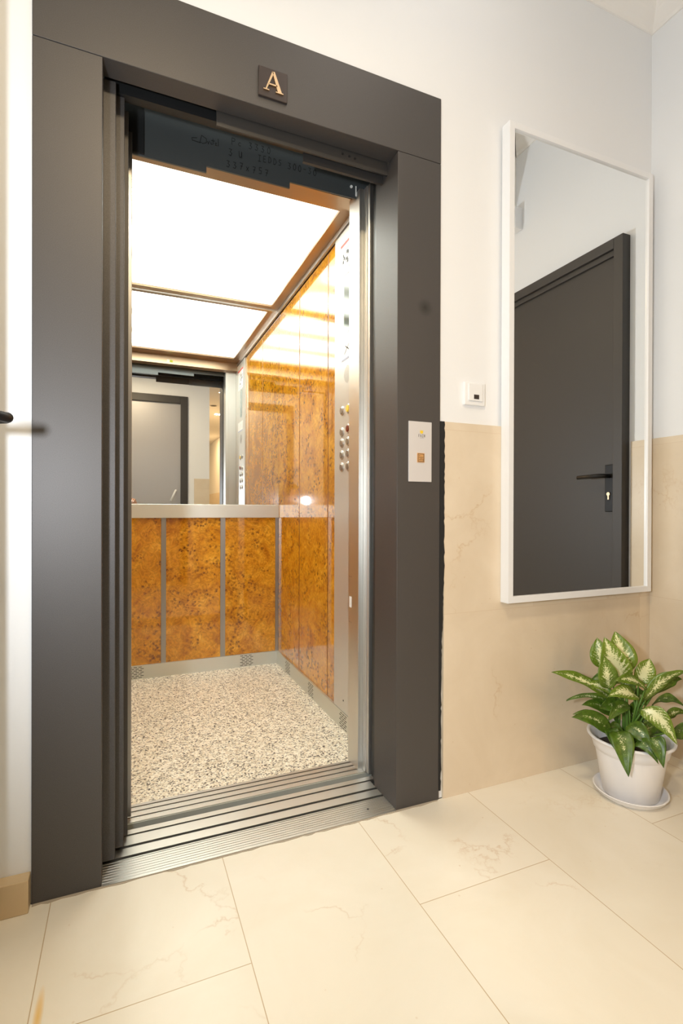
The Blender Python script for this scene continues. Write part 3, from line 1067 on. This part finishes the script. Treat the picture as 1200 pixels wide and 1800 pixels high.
# ceiling
b = MB()
b.box(0.810, CR + 0.012, 0.30, CBK - 0.006, CZT, CZT + 0.03)
b.box(CL - 0.012, -0.168, 0.30, CBK - 0.006, CZT, CZT + 0.03)
b.box(-0.168, 0.810, 1.600, CBK - 0.006, CZT, CZT + 0.03)
b.box(-0.168, 0.810, 0.40, 0.53, CZT, CZT + 0.03)
cfm = b.build('ceiling_frame', 'bronze', cb)
b = MB()
b.box(-0.168, 0.810, 0.53, 1.600, CZT + 0.010, CZT + 0.020)
b.build('light_diffuser', 'diffuser', cb)
b = MB()
b.box(CR - 0.013, CR, 0.41, CBK - 0.007, CZT - 0.022, CZT)
b.build('ceiling_trim', 'steel', cb)
b = MB()
b.box(CL, CL + 0.013, 0.41, CBK - 0.007, CZT - 0.022, CZT)
b.build('ceiling_trim', 'steel', cb)
b = MB()
b.box(CL, CR - 0.001, CBK - 0.014, CBK - 0.006, CZT - 0.008, CZT)
b.build('ceiling_trim', 'steel_h', cb)
# header over the cabin doorway: three stepped folds
b = MB()
b.box(CL, CR, 0.3365, 0.360, 2.112, CZT + 0.03)
b.box(CL, CR, 0.361, 0.383, 2.1135, CZT + 0.03)
b.box(CL, CR, 0.384, 0.410, 2.115, CZT)
b.build('door_header', 'bronze', cb)

b = MB()
b.box(0.300, 0.345, 0.410, 0.4108, 2.125, 2.150, 0)
b.box(0.322, 0.345, 0.4108, 0.4112, 2.128, 2.148, 1)
b.build('header_sticker', ['sticker', 'lime_ink'], cb)

# front returns
b = MB()
b.box(0.7755, 0.800, 0.263, 0.354, 0.004, 2.112)
b.box(0.800, CR, 0.330, 0.354, 0.004, 2.112)
b.box(0.797, 0.83, 0.222, 0.262, 0.006, 2.112)
b.box(0.7935, 0.797, 0.240, 0.262, 0.006, 2.112)
b.build('jamb', 'steel', cb, bevel=0.001)
b = MB()
b.box(CL, -0.03, 0.310, 0.354, 0.004, 2.112)
b.build('jamb', 'steel', cb, bevel=0.001)

# control panel on the right wall
XP = CR - 0.010
b = MB()
b.box(XP, CR, 0.36, 0.708, 0.080, 2.150)
cpn = b.build('control_panel', 'steel_panel', cb, bevel=0.001)
f = FX(XP)
def stadium(u0, u1, z0, z1, seg=10):
    r = (u1 - u0) / 2
    c = (u0 + u1) / 2
    out = []
    for i in range(seg + 1):
        t = pi * i / seg
        out.append((c + r * cos(t), z1 - r + r * sin(t)))
    for i in range(seg + 1):
        t = pi + pi * i / seg
        out.append((c + r * cos(t), z0 + r + r * sin(t)))
    return out
b = MB()
b.prism(stadium(0.530, 0.604, 1.700, 1.930), f, 0, 0.0012)
b.build('display', 'display', cpn)
b = MB()
b.prism([(0.45, 1.935), (0.640, 1.935), (0.640, 2.095), (0.45, 2.095)], f, 0, 0.0006, 0)
b.prism([(0.45, 2.083), (0.640, 2.083), (0.640, 2.095), (0.45, 2.095)], f, 0.0006, 0.0010, 1)
rg = random.Random(2)
for i in range(9):
    a0 = 0.52 + rg.uniform(0, 0.09)
    z0 = 1.97 + rg.uniform(0, 0.07)
    b.prism([(a0, z0), (a0 + rg.uniform(.008, .02), z0), (a0 + .012, z0 + rg.uniform(.01, .03)), (a0, z0 + .012)], f, 0.0006, 0.0010, 2)
strokes(b, [[(0.50, 2.062), (0.60, 2.062)], [(0.50, 1.95), (0.62, 1.95)]], f, 0.0015, 2)
b.build('notice_sticker', ['sticker', 'red_ink', 'black_ink'], cpn)
b = MB()
b.prism([(0.45, 1.590), (0.628, 1.590), (0.628, 1.668), (0.45, 1.668)], f, 0, 0.0006, 0)
b.prism([(0.45, 1.590), (0.628, 1.590), (0.628, 1.598), (0.45, 1.598)], f, 0.0006, 0.0010, 1)
strokes(b, [[(0.54, 1.62), (0.59, 1.65)], [(0.55, 1.65), (0.60, 1.615)]], f, 0.002, 1)
b.build('info_sticker', ['sticker', 'blue_ink'], cpn)
b = MB()
for i in range(-6, 7):
    for j_ in range(-6, 7):
        u, v = 0.566 + i * 0.0058, 1.525 + j_ * 0.0058
        if math.hypot(u - 0.566, v - 1.525) < 0.036:
            b.prism([(u - .0014, v), (u, v - .0014), (u + .0014, v), (u, v + .0014)], f, 0, 0.0005)
b.build('speaker_holes', 'groove', cpn)
for u, v, mt in [(0.618, 1.378, 0), (0.620, 1.286, 0), (0.620, 1.238, 0), (0.620, 1.187, 0), (0.620, 1.134, 0), (0.553, 1.376, 1), (0.553, 1.292, 2), (0.553, 1.238, 0), (0.553, 1.187, 0), (0.553, 1.134, 0)]:
    b = MB()
    b.lathe([(0.0200, 0.0), (0.0200, -0.003), (0.0180, -0.0045), (0.0165, -0.0045)], XP, u, v, 24, 0, 'x')
    b.lathe([(0.0150, -0.0040), (0.0145, -0.007), (0.013, -0.008)], XP, u, v, 24, 1, 'x')
    b.build('floor_button', ['steel', ('steel_dull', 'yellow', 'led_red')[mt]], cpn, smooth=False)
b = MB()
b.lathe([(0.004, 0), (0.004, -0.001)], XP, 0.60, 0.13, 10, 0, 'x')
b.build('screw', 'dark', cpn)
# small key cover and white sensor on the steel jamb edge
b = MB()
b.box(0.7745, 0.7755, 0.325, 0.342, 0.585, 0.625)
b.build('sensor_window', 'sticker', cb)
for zz in (0.70, 0.53):
    b = MB()
    strokes(b, [[(0.322, zz), (0.347, zz)]], FX(0.7755), 0.0008)
    b.build('sensor_edge', 'steel_dull', cb)

# ================================================================== SWITCH AND WALL MIRROR
sw = thing('light_switch', (1.083, 0.008, 1.307), 'white wall switch with tiny dark window above the marble', 'light switch')
b = MB()
b.box(1.040, 1.125, -0.003, 0.008, 1.303, 1.380)
b.build('plate', 'white_plastic', sw, bevel=0.003)
b = MB()
b.box(1.0545, 1.112, -0.0075, -0.003, 1.317, 1.374)
rk = b.build('rocker', 'white_plastic', sw, bevel=0.0015)
b = MB()
b.box(1.075, 1.0955, -0.0082, -0.007, 1.323, 1.338)
b.build('indicator_window', 'name_plate', rk)

mr_ = thing('wall_mirror', (1.55, 0.0, 0.632), 'tall wall mirror in a deep white frame above the plant', 'mirror')
MX0, MX1, MZ0, MZ1, MF = 1.194, 1.905, 0.632, 2.272, -0.040
FWD = 0.0225
b = MB()
b.box(MX0, MX0 + FWD, MF, -0.0015, MZ0, MZ1)
b.box(MX1 - FWD, MX1, MF, -0.0015, MZ0, MZ1)
b.box(MX0 + FWD, MX1 - FWD, MF, -0.0015, MZ0, MZ0 + FWD)
b.box(MX0 + FWD, MX1 - FWD, MF, -0.0015, MZ1 - FWD, MZ1)
b.build('frame', 'white_lacquer', mr_, bevel=0.0012)
b = MB()
b.box(MX0 + FWD, MX1 - FWD, MF + 0.008, -0.004, MZ0 + FWD, MZ1 - FWD)
b.build('mirror_glass', 'mirror_wall', mr_)

# ================================================================== PLANT
PX, PY = 1.553, -0.222
sc_ = MB()
sc_.lathe([(0.088, 0.0), (0.105, 0.012), (0.109, 0.022), (0.113, 0.024), (0.112, 0.026), (0.107, 0.025), (0.100, 0.012), (0.085, 0.007), (0.0, 0.007)], PX, PY, 0.0, 64, cap=False)
sc_.quad([(PX + 0.088 * cos(2 * pi * i / 64), PY + 0.088 * sin(2 * pi * i / 64), 0.0) for i in range(64)])
tag(sc_.build('plant_saucer', 'pot', smooth=True), 'round white plastic saucer under the potted plant', 'saucer')

pt = thing('potted_plant', (PX, PY, 0.008), 'variegated green leafy plant in a white plastic pot', 'potted plant')
b = MB()
b.lathe([(0.0, 0.008), (0.078, 0.008), (0.084, 0.012), (0.106, 0.148), (0.107, 0.152), (0.112, 0.155), (0.116, 0.172), (0.121, 0.186), (0.127, 0.192), (0.131, 0.194), (0.132, 0.199), (0.127, 0.202), (0.121, 0.198), (0.113, 0.18), (0.106, 0.155), (0.104, 0.145)], PX, PY, 0.0, 64, cap=False)
b.build('pot', 'pot', pt, smooth=True)
b = MB()
b.lathe([(0.1045, 0.150), (0.09, 0.156), (0.05, 0.160), (0.0, 0.161)], PX, PY, 0.0, 40, cap=False)
b.build('soil', 'soil', pt, smooth=True)
LEAVES = [
    ((1.56, -0.193, 0.392), (1.557, -0.159, 0.532), 0.0433, 8, 0.01, 0.9),
    ((1.53, -0.213, 0.373), (1.445, -0.209, 0.535), 0.0418, -12, 0.012, 1),
    ((1.484, -0.172, 0.416), (1.474, -0.156, 0.518), 0.0313, -8, 0.008, 0.75),
    ((1.458, -0.215, 0.366), (1.424, -0.222, 0.479), 0.0301, 5, 0.01, 0.6),
    ((1.603, -0.211, 0.362), (1.658, -0.213, 0.441), 0.0316, 10, 0.01, 1),
    ((1.564, -0.26, 0.324), (1.658, -0.332, 0.432), 0.023, 30, 0.02, 0.6),
    ((1.651, -0.232, 0.329), (1.77, -0.249, 0.366), 0.0211, 25, 0.02, 0.3),
    ((1.484, -0.215, 0.32), (1.278, -0.149, 0.422), 0.0212, 35, 0.02, 0.6),
    ((1.553, -0.277, 0.37), (1.422, -0.264, 0.408), 0.0177, 30, 0.02, 0.6),
    ((1.521, -0.274, 0.345), (1.394, -0.264, 0.364), 0.0216, 20, 0.018, 0.8),
    ((1.484, -0.215, 0.341), (1.391, -0.186, 0.38), 0.0152, 30, 0.012, 0.9),
    ((1.512, -0.183, 0.299), (1.379, -0.116, 0.303), 0.0115, 40, 0.02, 0.4),
    ((1.506, -0.202, 0.257), (1.386, -0.173, 0.308), 0.0194, 20, 0.02, 0.1),
    ((1.512, -0.183, 0.222), (1.407, -0.117, 0.252), 0.0136, 35, 0.02, 0.5),
    ((1.467, -0.229, 0.215), (1.324, -0.19, 0.284), 0.0249, 15, 0.025, 0.15),
    ((1.447, -0.254, 0.242), (1.411, -0.325, 0.138), 0.0317, 0, 0.035, 0.2),
    ((1.529, -0.277, 0.308), (1.577, -0.363, 0.224), 0.0292, 15, 0.03, 0.95),
    ((1.507, -0.323, 0.238), (1.495, -0.377, 0.173), 0.0246, 5, 0.03, 0.1),
    ((1.619, -0.25, 0.301), (1.699, -0.306, 0.302), 0.0153, 35, 0.025, 0.15),
    ((1.677, -0.253, 0.241), (1.766, -0.269, 0.258), 0.0157, 30, 0.015, 0.4),
    ((1.682, -0.277, 0.212), (1.728, -0.296, 0.192), 0.0288, 10, 0.015, 0.1),
    ((1.476, -0.266, 0.258), (1.494, -0.339, 0.219), 0.0261, 10, 0.02, 0.15),
    ((1.471, -0.296, 0.213), (1.49, -0.364, 0.18), 0.0181, 10, 0.03, 0.1),
    ((1.514, -0.249, 0.312), (1.404, -0.257, 0.282), 0.0188, 10, 0.02, 0.15),
    ((1.519, -0.186, 0.366), (1.461, -0.14, 0.365), 0.0199, 15, 0.015, 0.1),
    ((1.621, -0.219, 0.262), (1.671, -0.24, 0.184), 0.0293, 0, 0.02, 0.1),
    ((1.562, -0.226, 0.34), (1.542, -0.196, 0.366), 0.031, 0, 0.01, 0.15),
    ((1.588, -0.216, 0.299), (1.647, -0.208, 0.322), 0.0273, 10, 0.01, 0.1),
    ((1.497, -0.231, 0.294), (1.413, -0.217, 0.309), 0.0221, 10, 0.015, 0.1),
    ((1.443, -0.23, 0.241), (1.421, -0.275, 0.191), 0.0216, 0, 0.02, 0.08),
    ((1.563, -0.226, 0.208), (1.619, -0.229, 0.224), 0.0269, 10, 0.015, 0.08),
    ((1.505, -0.235, 0.204), (1.454, -0.202, 0.216), 0.0243, 10, 0.02, 0.06),
    ((1.566, -0.206, 0.232), (1.611, -0.203, 0.304), 0.0251, 10, 0.015, 0.08),
    ((1.556, -0.245, 0.2), (1.646, -0.262, 0.22), 0.0225, 20, 0.02, 0.08),
    ((1.51, -0.194, 0.286), (1.497, -0.166, 0.345), 0.0229, 10, 0.015, 0.12),
]
stems = [((1.540, -0.217, 0.155), (1.541, -0.217, 0.356)), ((1.521, -0.209, 0.155), (1.505, -0.205, 0.285)), ((1.563, -0.227, 0.155), (1.578, -0.231, 0.290)), ((1.55, -0.200, 0.155), (1.552, -0.190, 0.40)), ((1.530, -0.235, 0.155), (1.512, -0.255, 0.26))]
for s0, s1 in stems:
    b = MB()
    s0, s1 = Vector(s0), Vector(s1)
    b.tube([s0, s0.lerp(s1, 0.35) + Vector((0.003, 0, 0)), s0.lerp(s1, 0.7), s1], [0.006, 0.0055, 0.005, 0.004], 8)
    b.build('stem', 'stem', pt, smooth=True)
CAMP = Vector((0, CY, CZ))
for (B0, T0, HW, roll, arch, var) in LEAVES:
    B0, T0 = Vector(B0), Vector(T0)
    ax = (T0 - B0)
    L = ax.length
    axn = ax.normalized()
    view = (B0 - Vector((0.55, -1.3, 0.75))).normalized()
    side = axn.cross(view).normalized()
    side = Matrix.Rotation(radians(roll), 3, axn) @ side
    nrm = side.cross(axn).normalized()
    if nrm.z < 0 and abs(axn.z) < 0.75:
        nrm = -nrm
    if nrm.dot(view) > 0 and abs(axn.z) >= 0.75:
        nrm = -nrm
    bow = Vector((0, 0, 1)) if abs(axn.z) < 0.8 else nrm
    NV, NU = 15, 8
    verts, faces, uvs = [], [], []
    for i in range(NV + 1):
        t = i / NV
        c = B0 + ax * t + bow * (arch * 4 * t * (1 - t)) 
        prof_ = (sin(pi * min(1, t ** 0.80)) ** 0.72) * (1.0 if t < 0.6 else 1 - 0.30 * ((t - 0.6) / 0.4) ** 1.5)
        wv = HW * 1.06 * max(prof_, 0.02)
        if t > 0.999:
            wv = 0.0004
        wob = 0.0035 * sin(t * 9 + roll)
        for k in range(NU + 1):
            q = -1 + 2 * k / NU
            fold = -abs(q) ** 1.4 * wv * 0.30 + (0.0018 if abs(q) > 0.9 else 0) * sin(t * 17 + k) - (0.0025 * (1 - abs(q) * 4) if abs(q) < 0.2 else 0)
            p = c + side * q * wv - nrm * fold * 0.9 + nrm * wob * q
            verts.append((min(p.x, 1.949), min(p.y, -0.004), p.z))
            uvs.append((q, t))
    for i in range(NV):
        for k in range(NU):
            o0 = i * (NU + 1) + k
            faces.append((o0, o0 + 1, o0 + NU + 2, o0 + NU + 1))
    nb = len(verts)
    # petiole down into the pot
    root = min(stems, key=lambda s: (Vector(s[0]) + Vector((0, 0, max(0, B0.z - 0.25))) - B0).length)
    r0 = Vector(root[0]).lerp(Vector(root[1]), min(0.9, max(0.05, (B0.z - 0.2) / 0.25)))
    mid = (r0 + B0) / 2 + Vector((0, 0, 0.012))
    tb = MB()
    if B0.z > 0.16:
        tb.tube([r0, mid, B0 + ax * 0.04], [0.0036, 0.003, 0.0022], 6)
    me = bpy.data.meshes.new('leaf')
    off = len(verts)
    me.from_pydata(verts + tb.v, [], faces + [tuple(off + i for i in q) for q in tb.f])
    me.materials.append(M['leaf'])
    me.materials.append(M['stem'])
    uvl = me.uv_layers.new(name='leaf')
    at = me.attributes.new('cream', 'FLOAT', 'POINT')
    for i in range(len(me.vertices)):
        at.data[i].value = var
    for p in me.polygons:
        p.use_smooth = True
        if p.index >= len(faces):
            p.material_index = 1
        for li in p.loop_indices:
            vi = me.loops[li].vertex_index
            uvl.data[li].uv = uvs[vi] if vi < nb else (0, 0)
    o = bpy.data.objects.new('leaf', me)
    C.objects.link(o)
    md = o.modifiers.new('thickness', 'SOLIDIFY')
    md.thickness = 0.0007
    o.parent = pt
    o.matrix_parent_inverse = parent_world(pt).inverted()

# ================================================================== LAMPS
def ceiling_lamp(name, x, y, z, r, lens, lab, grp=None):
    o = thing(name, (x, y, z), lab, 'ceiling lamp', grp)
    b = MB()
    b.lathe([(r * 0.75, 0.0), (r * 0.78, -0.004), (r, -0.006), (r * 1.02, -0.003), (r * 1.02, 0.0)], x, y, z, 32, cap=False)
    b.build('ring', 'white_lacquer' if lens != 'dark' else 'steel_dull', o, smooth=True)
    b = MB()
    b.lathe([(r * 0.76, -0.0022), (r * 0.76, -0.001)], x, y, z, 32)
    b.build('lens', lens, o)
    return o
ceiling_lamp('recessed_downlight', 1.275, -3.516, ZD, 0.055, 'dark', 'unlit round downlight in the corridor ceiling seen in lift mirror')
ceiling_lamp('recessed_downlight', 1.235, -2.556, ZD, 0.045, 'lamp_on', 'lit round downlight in the corridor ceiling seen in lift mirror')

# white box high on the wall, glimpsed in the wall mirror
b = MB()
b.box(XR - 0.05, XR, -0.848, -0.80, 2.46, 2.575)
b.box(XR - 0.053, XR - 0.05, -0.845, -0.803, 2.47, 2.565)
tag(b.build('emergency_light', 'white_plastic', bevel=0.003), 'white box high on the wall above the dark door', 'wall box')

# ================================================================== PHOTOGRAPHER (glimpsed in the lift mirror)
def skin_mesh(name, verts, edges, radii, mat, parent=None, root=0, sub=2):
    me = bpy.data.meshes.new(name)
    me.from_pydata(verts, edges, [])
    me.materials.append(M[mat])
    o = bpy.data.objects.new(name, me)
    C.objects.link(o)
    sk = o.modifiers.new('skin', 'SKIN')
    sk.use_smooth_shade = True
    for i, r in enumerate(radii):
        me.skin_vertices[0].data[i].radius = r if isinstance(r, tuple) else (r, r)
        me.skin_vertices[0].data[i].use_root = (i == root)
    sb_ = o.modifiers.new('sub', 'SUBSURF')
    sb_.levels = sb_.render_levels = sub
    if parent:
        o.parent = parent
        o.matrix_parent_inverse = parent_world(parent).inverted()
    return o

ph = thing('person', (-0.27, -1.74, 0), 'person in black jacket kneeling with a camera, hand glimpsed in lift mirror', 'person')
V = {}
sk_v, sk_e, sk_r = [], [], []
def J(name, p, r, prev=None):
    V[name] = len(sk_v)
    sk_v.append(p)
    sk_r.append(r)
    if prev:
        sk_e.append((V[prev], V[name]))
J('pelvis', (-0.30, -1.80, 0.50), (0.15, 0.11))
J('waist', (-0.30, -1.79, 0.64), (0.135, 0.10), 'pelvis')
J('chest', (-0.29, -1.76, 0.82), (0.155, 0.11), 'waist')
J('collar', (-0.28, -1.74, 0.96), (0.10, 0.075), 'chest')
J('neck', (-0.28, -1.72, 1.03), 0.052, 'collar')
J('head_low', (-0.275, -1.70, 1.11), (0.062, 0.075), 'neck')
J('head_mid', (-0.275, -1.69, 1.18), (0.074, 0.088), 'head_low')
J('head_top', (-0.275, -1.70, 1.25), (0.058, 0.07), 'head_mid')
J('shoulder_r', (-0.12, -1.74, 0.93), 0.062, 'collar')
J('elbow_r', (0.06, -1.72, 0.80), 0.046, 'shoulder_r')
J('forearm_r', (0.09, -1.63, 0.90), 0.043, 'elbow_r')
J('wrist_r', (0.092, -1.545, 1.025), 0.031, 'forearm_r')
J('palm_r', (0.066, -1.520, 1.055), (0.034, 0.018), 'wrist_r')
J('shoulder_l', (-0.45, -1.74, 0.93), 0.062, 'collar')
J('elbow_l', (-0.53, -1.66, 0.76), 0.046, 'shoulder_l')
J('forearm_l', (-0.49, -1.60, 0.86), 0.043, 'elbow_l')
J('wrist_l', (-0.43, -1.535, 0.96), 0.031, 'forearm_l')
J('palm_l', (-0.41, -1.520, 0.985), (0.034, 0.02), 'wrist_l')
J('hip_r', (-0.20, -1.80, 0.47), 0.085, 'pelvis')
J('knee_r', (-0.17, -1.50, 0.50), 0.062, 'hip_r')
J('calf_r', (-0.17, -1.52, 0.32), 0.054, 'knee_r')
J('ankle_r', (-0.17, -1.55, 0.10), 0.040, 'calf_r')
J('toe_r', (-0.16, -1.40, 0.045), 0.035, 'ankle_r')
J('hip_l', (-0.40, -1.80, 0.46), 0.085, 'pelvis')
J('knee_l', (-0.43, -1.62, 0.075), 0.062, 'hip_l')
J('calf_l', (-0.43, -1.76, 0.075), 0.054, 'knee_l')
J('ankle_l', (-0.42, -1.90, 0.070), 0.040, 'calf_l')
J('toe_l', (-0.42, -1.93, 0.035), 0.033, 'ankle_l')
# face, ears
J('nose', (-0.272, -1.598, 1.155), 0.012, 'head_mid')
# fingers: right hand folded over the top of the camera, left hand round the flash
for i, (dx, r) in enumerate(((0.062, 0.0085), (0.080, 0.0088), (0.097, 0.0085), (0.112, 0.0075))):
    J('fr%d' % i, (dx - 0.012, -1.500 + 0.003 * i, 1.075 - 0.005 * i), r * 1.1, 'palm_r')
    J('gr%d' % i, (dx - 0.024, -1.472 + 0.004 * i, 1.080 - 0.006 * i), r, 'fr%d' % i)
    J('hr%d' % i, (dx - 0.032, -1.448 + 0.005 * i, 1.060 - 0.007 * i), r * 0.85, 'gr%d' % i)
J('tr0', (0.052, -1.535, 1.020), 0.011, 'palm_r')
J('tr1', (0.030, -1.530, 1.005), 0.0095, 'tr0')
for i in range(4):
    z = 1.005 - i * 0.017
    J('fl%d' % i, (-0.421, -1.494, z), 0.009, 'palm_l')
    J('gl%d' % i, (-0.416, -1.462, z), 0.0085, 'fl%d' % i)
    J('hl%d' % i, (-0.392, -1.4535, z - 0.002), 0.0075, 'gl%d' % i)
J('tl0', (-0.380, -1.515, 0.998), 0.011, 'palm_l')
J('tl1', (-0.366, -1.490, 1.008), 0.0095, 'tl0')
skin_mesh('body', sk_v, sk_e, sk_r, 'skin', ph)
def cloth(name, joints, mat, grow):
    ids = [V[q] for q in joints]
    mp = {q: i for i, q in enumerate(ids)}
    ed = [(mp[a], mp[b]) for a, b in sk_e if a in mp and b in mp]
    rr = [tuple(v + grow for v in (sk_r[q] if isinstance(sk_r[q], tuple) else (sk_r[q],) * 2)) for q in ids]
    skin_mesh(name, [sk_v[q] for q in ids], ed, rr, mat, ph)
cloth('jacket', ['pelvis', 'waist', 'chest', 'collar', 'shoulder_r', 'elbow_r', 'forearm_r', 'wrist_r', 'shoulder_l', 'elbow_l', 'forearm_l', 'wrist_l'], 'cloth', 0.013)
cloth('trousers', ['pelvis', 'hip_r', 'knee_r', 'calf_r', 'ankle_r', 'hip_l', 'knee_l', 'calf_l', 'ankle_l'], 'jeans', 0.010)
cloth('shoe', ['ankle_r', 'toe_r'], 'camera_black', 0.006)
cloth('shoe', ['ankle_l', 'toe_l'], 'camera_black', 0.006)
hb = MB()
hb.lathe([(0.0, 0.085), (0.035, 0.078), (0.062, 0.055), (0.077, 0.02), (0.080, -0.02), (0.076, -0.055), (0.066, -0.075)], -0.275, -1.712, 1.215, 24, cap=False)
hb.build('hair', 'hair', ph, smooth=True)

cm_ = thing('photo_camera', (0.0, -1.48, 0.90), 'black photo camera held by the kneeling person', 'camera')
b = MB()
b.box(-0.068, 0.068, -1.515, -1.470, 0.905, 0.995)
b.box(0.030, 0.064, -1.500, -1.450, 0.905, 1.030)
b.prism([(-0.03, 0.994), (0.03, 0.994), (0.018, 1.022), (-0.018, 1.022)], FY(-1.515), -0.05, 0.0)
b.build('camera_body', 'camera_black', cm_, bevel=0.006)
b = MB()
b.lathe([(0.034, -1.470), (0.036, -1.455), (0.038, -1.425), (0.040, -1.420), (0.036, -1.420), (0.033, -1.430)], 0.0, 0.0, CZ, 32, 0, 'y')
b.build('lens', ['camera_black'], cm_, smooth=False)
fs = thing('camera_flash', (-0.39, -1.45, 0.95), 'black handheld camera flash in the left hand of the kneeling person', 'flash')
b = MB()
b.box(-0.402, -0.374, -1.485, -1.464, 0.955, 1.06)
b.build('flash_body', 'camera_black', fs, bevel=0.004)
b = MB()
b.box(-0.425, -0.355, -1.50, -1.425, 1.06, 1.115)
b.build('flash_head', 'camera_black', fs, bevel=0.005)
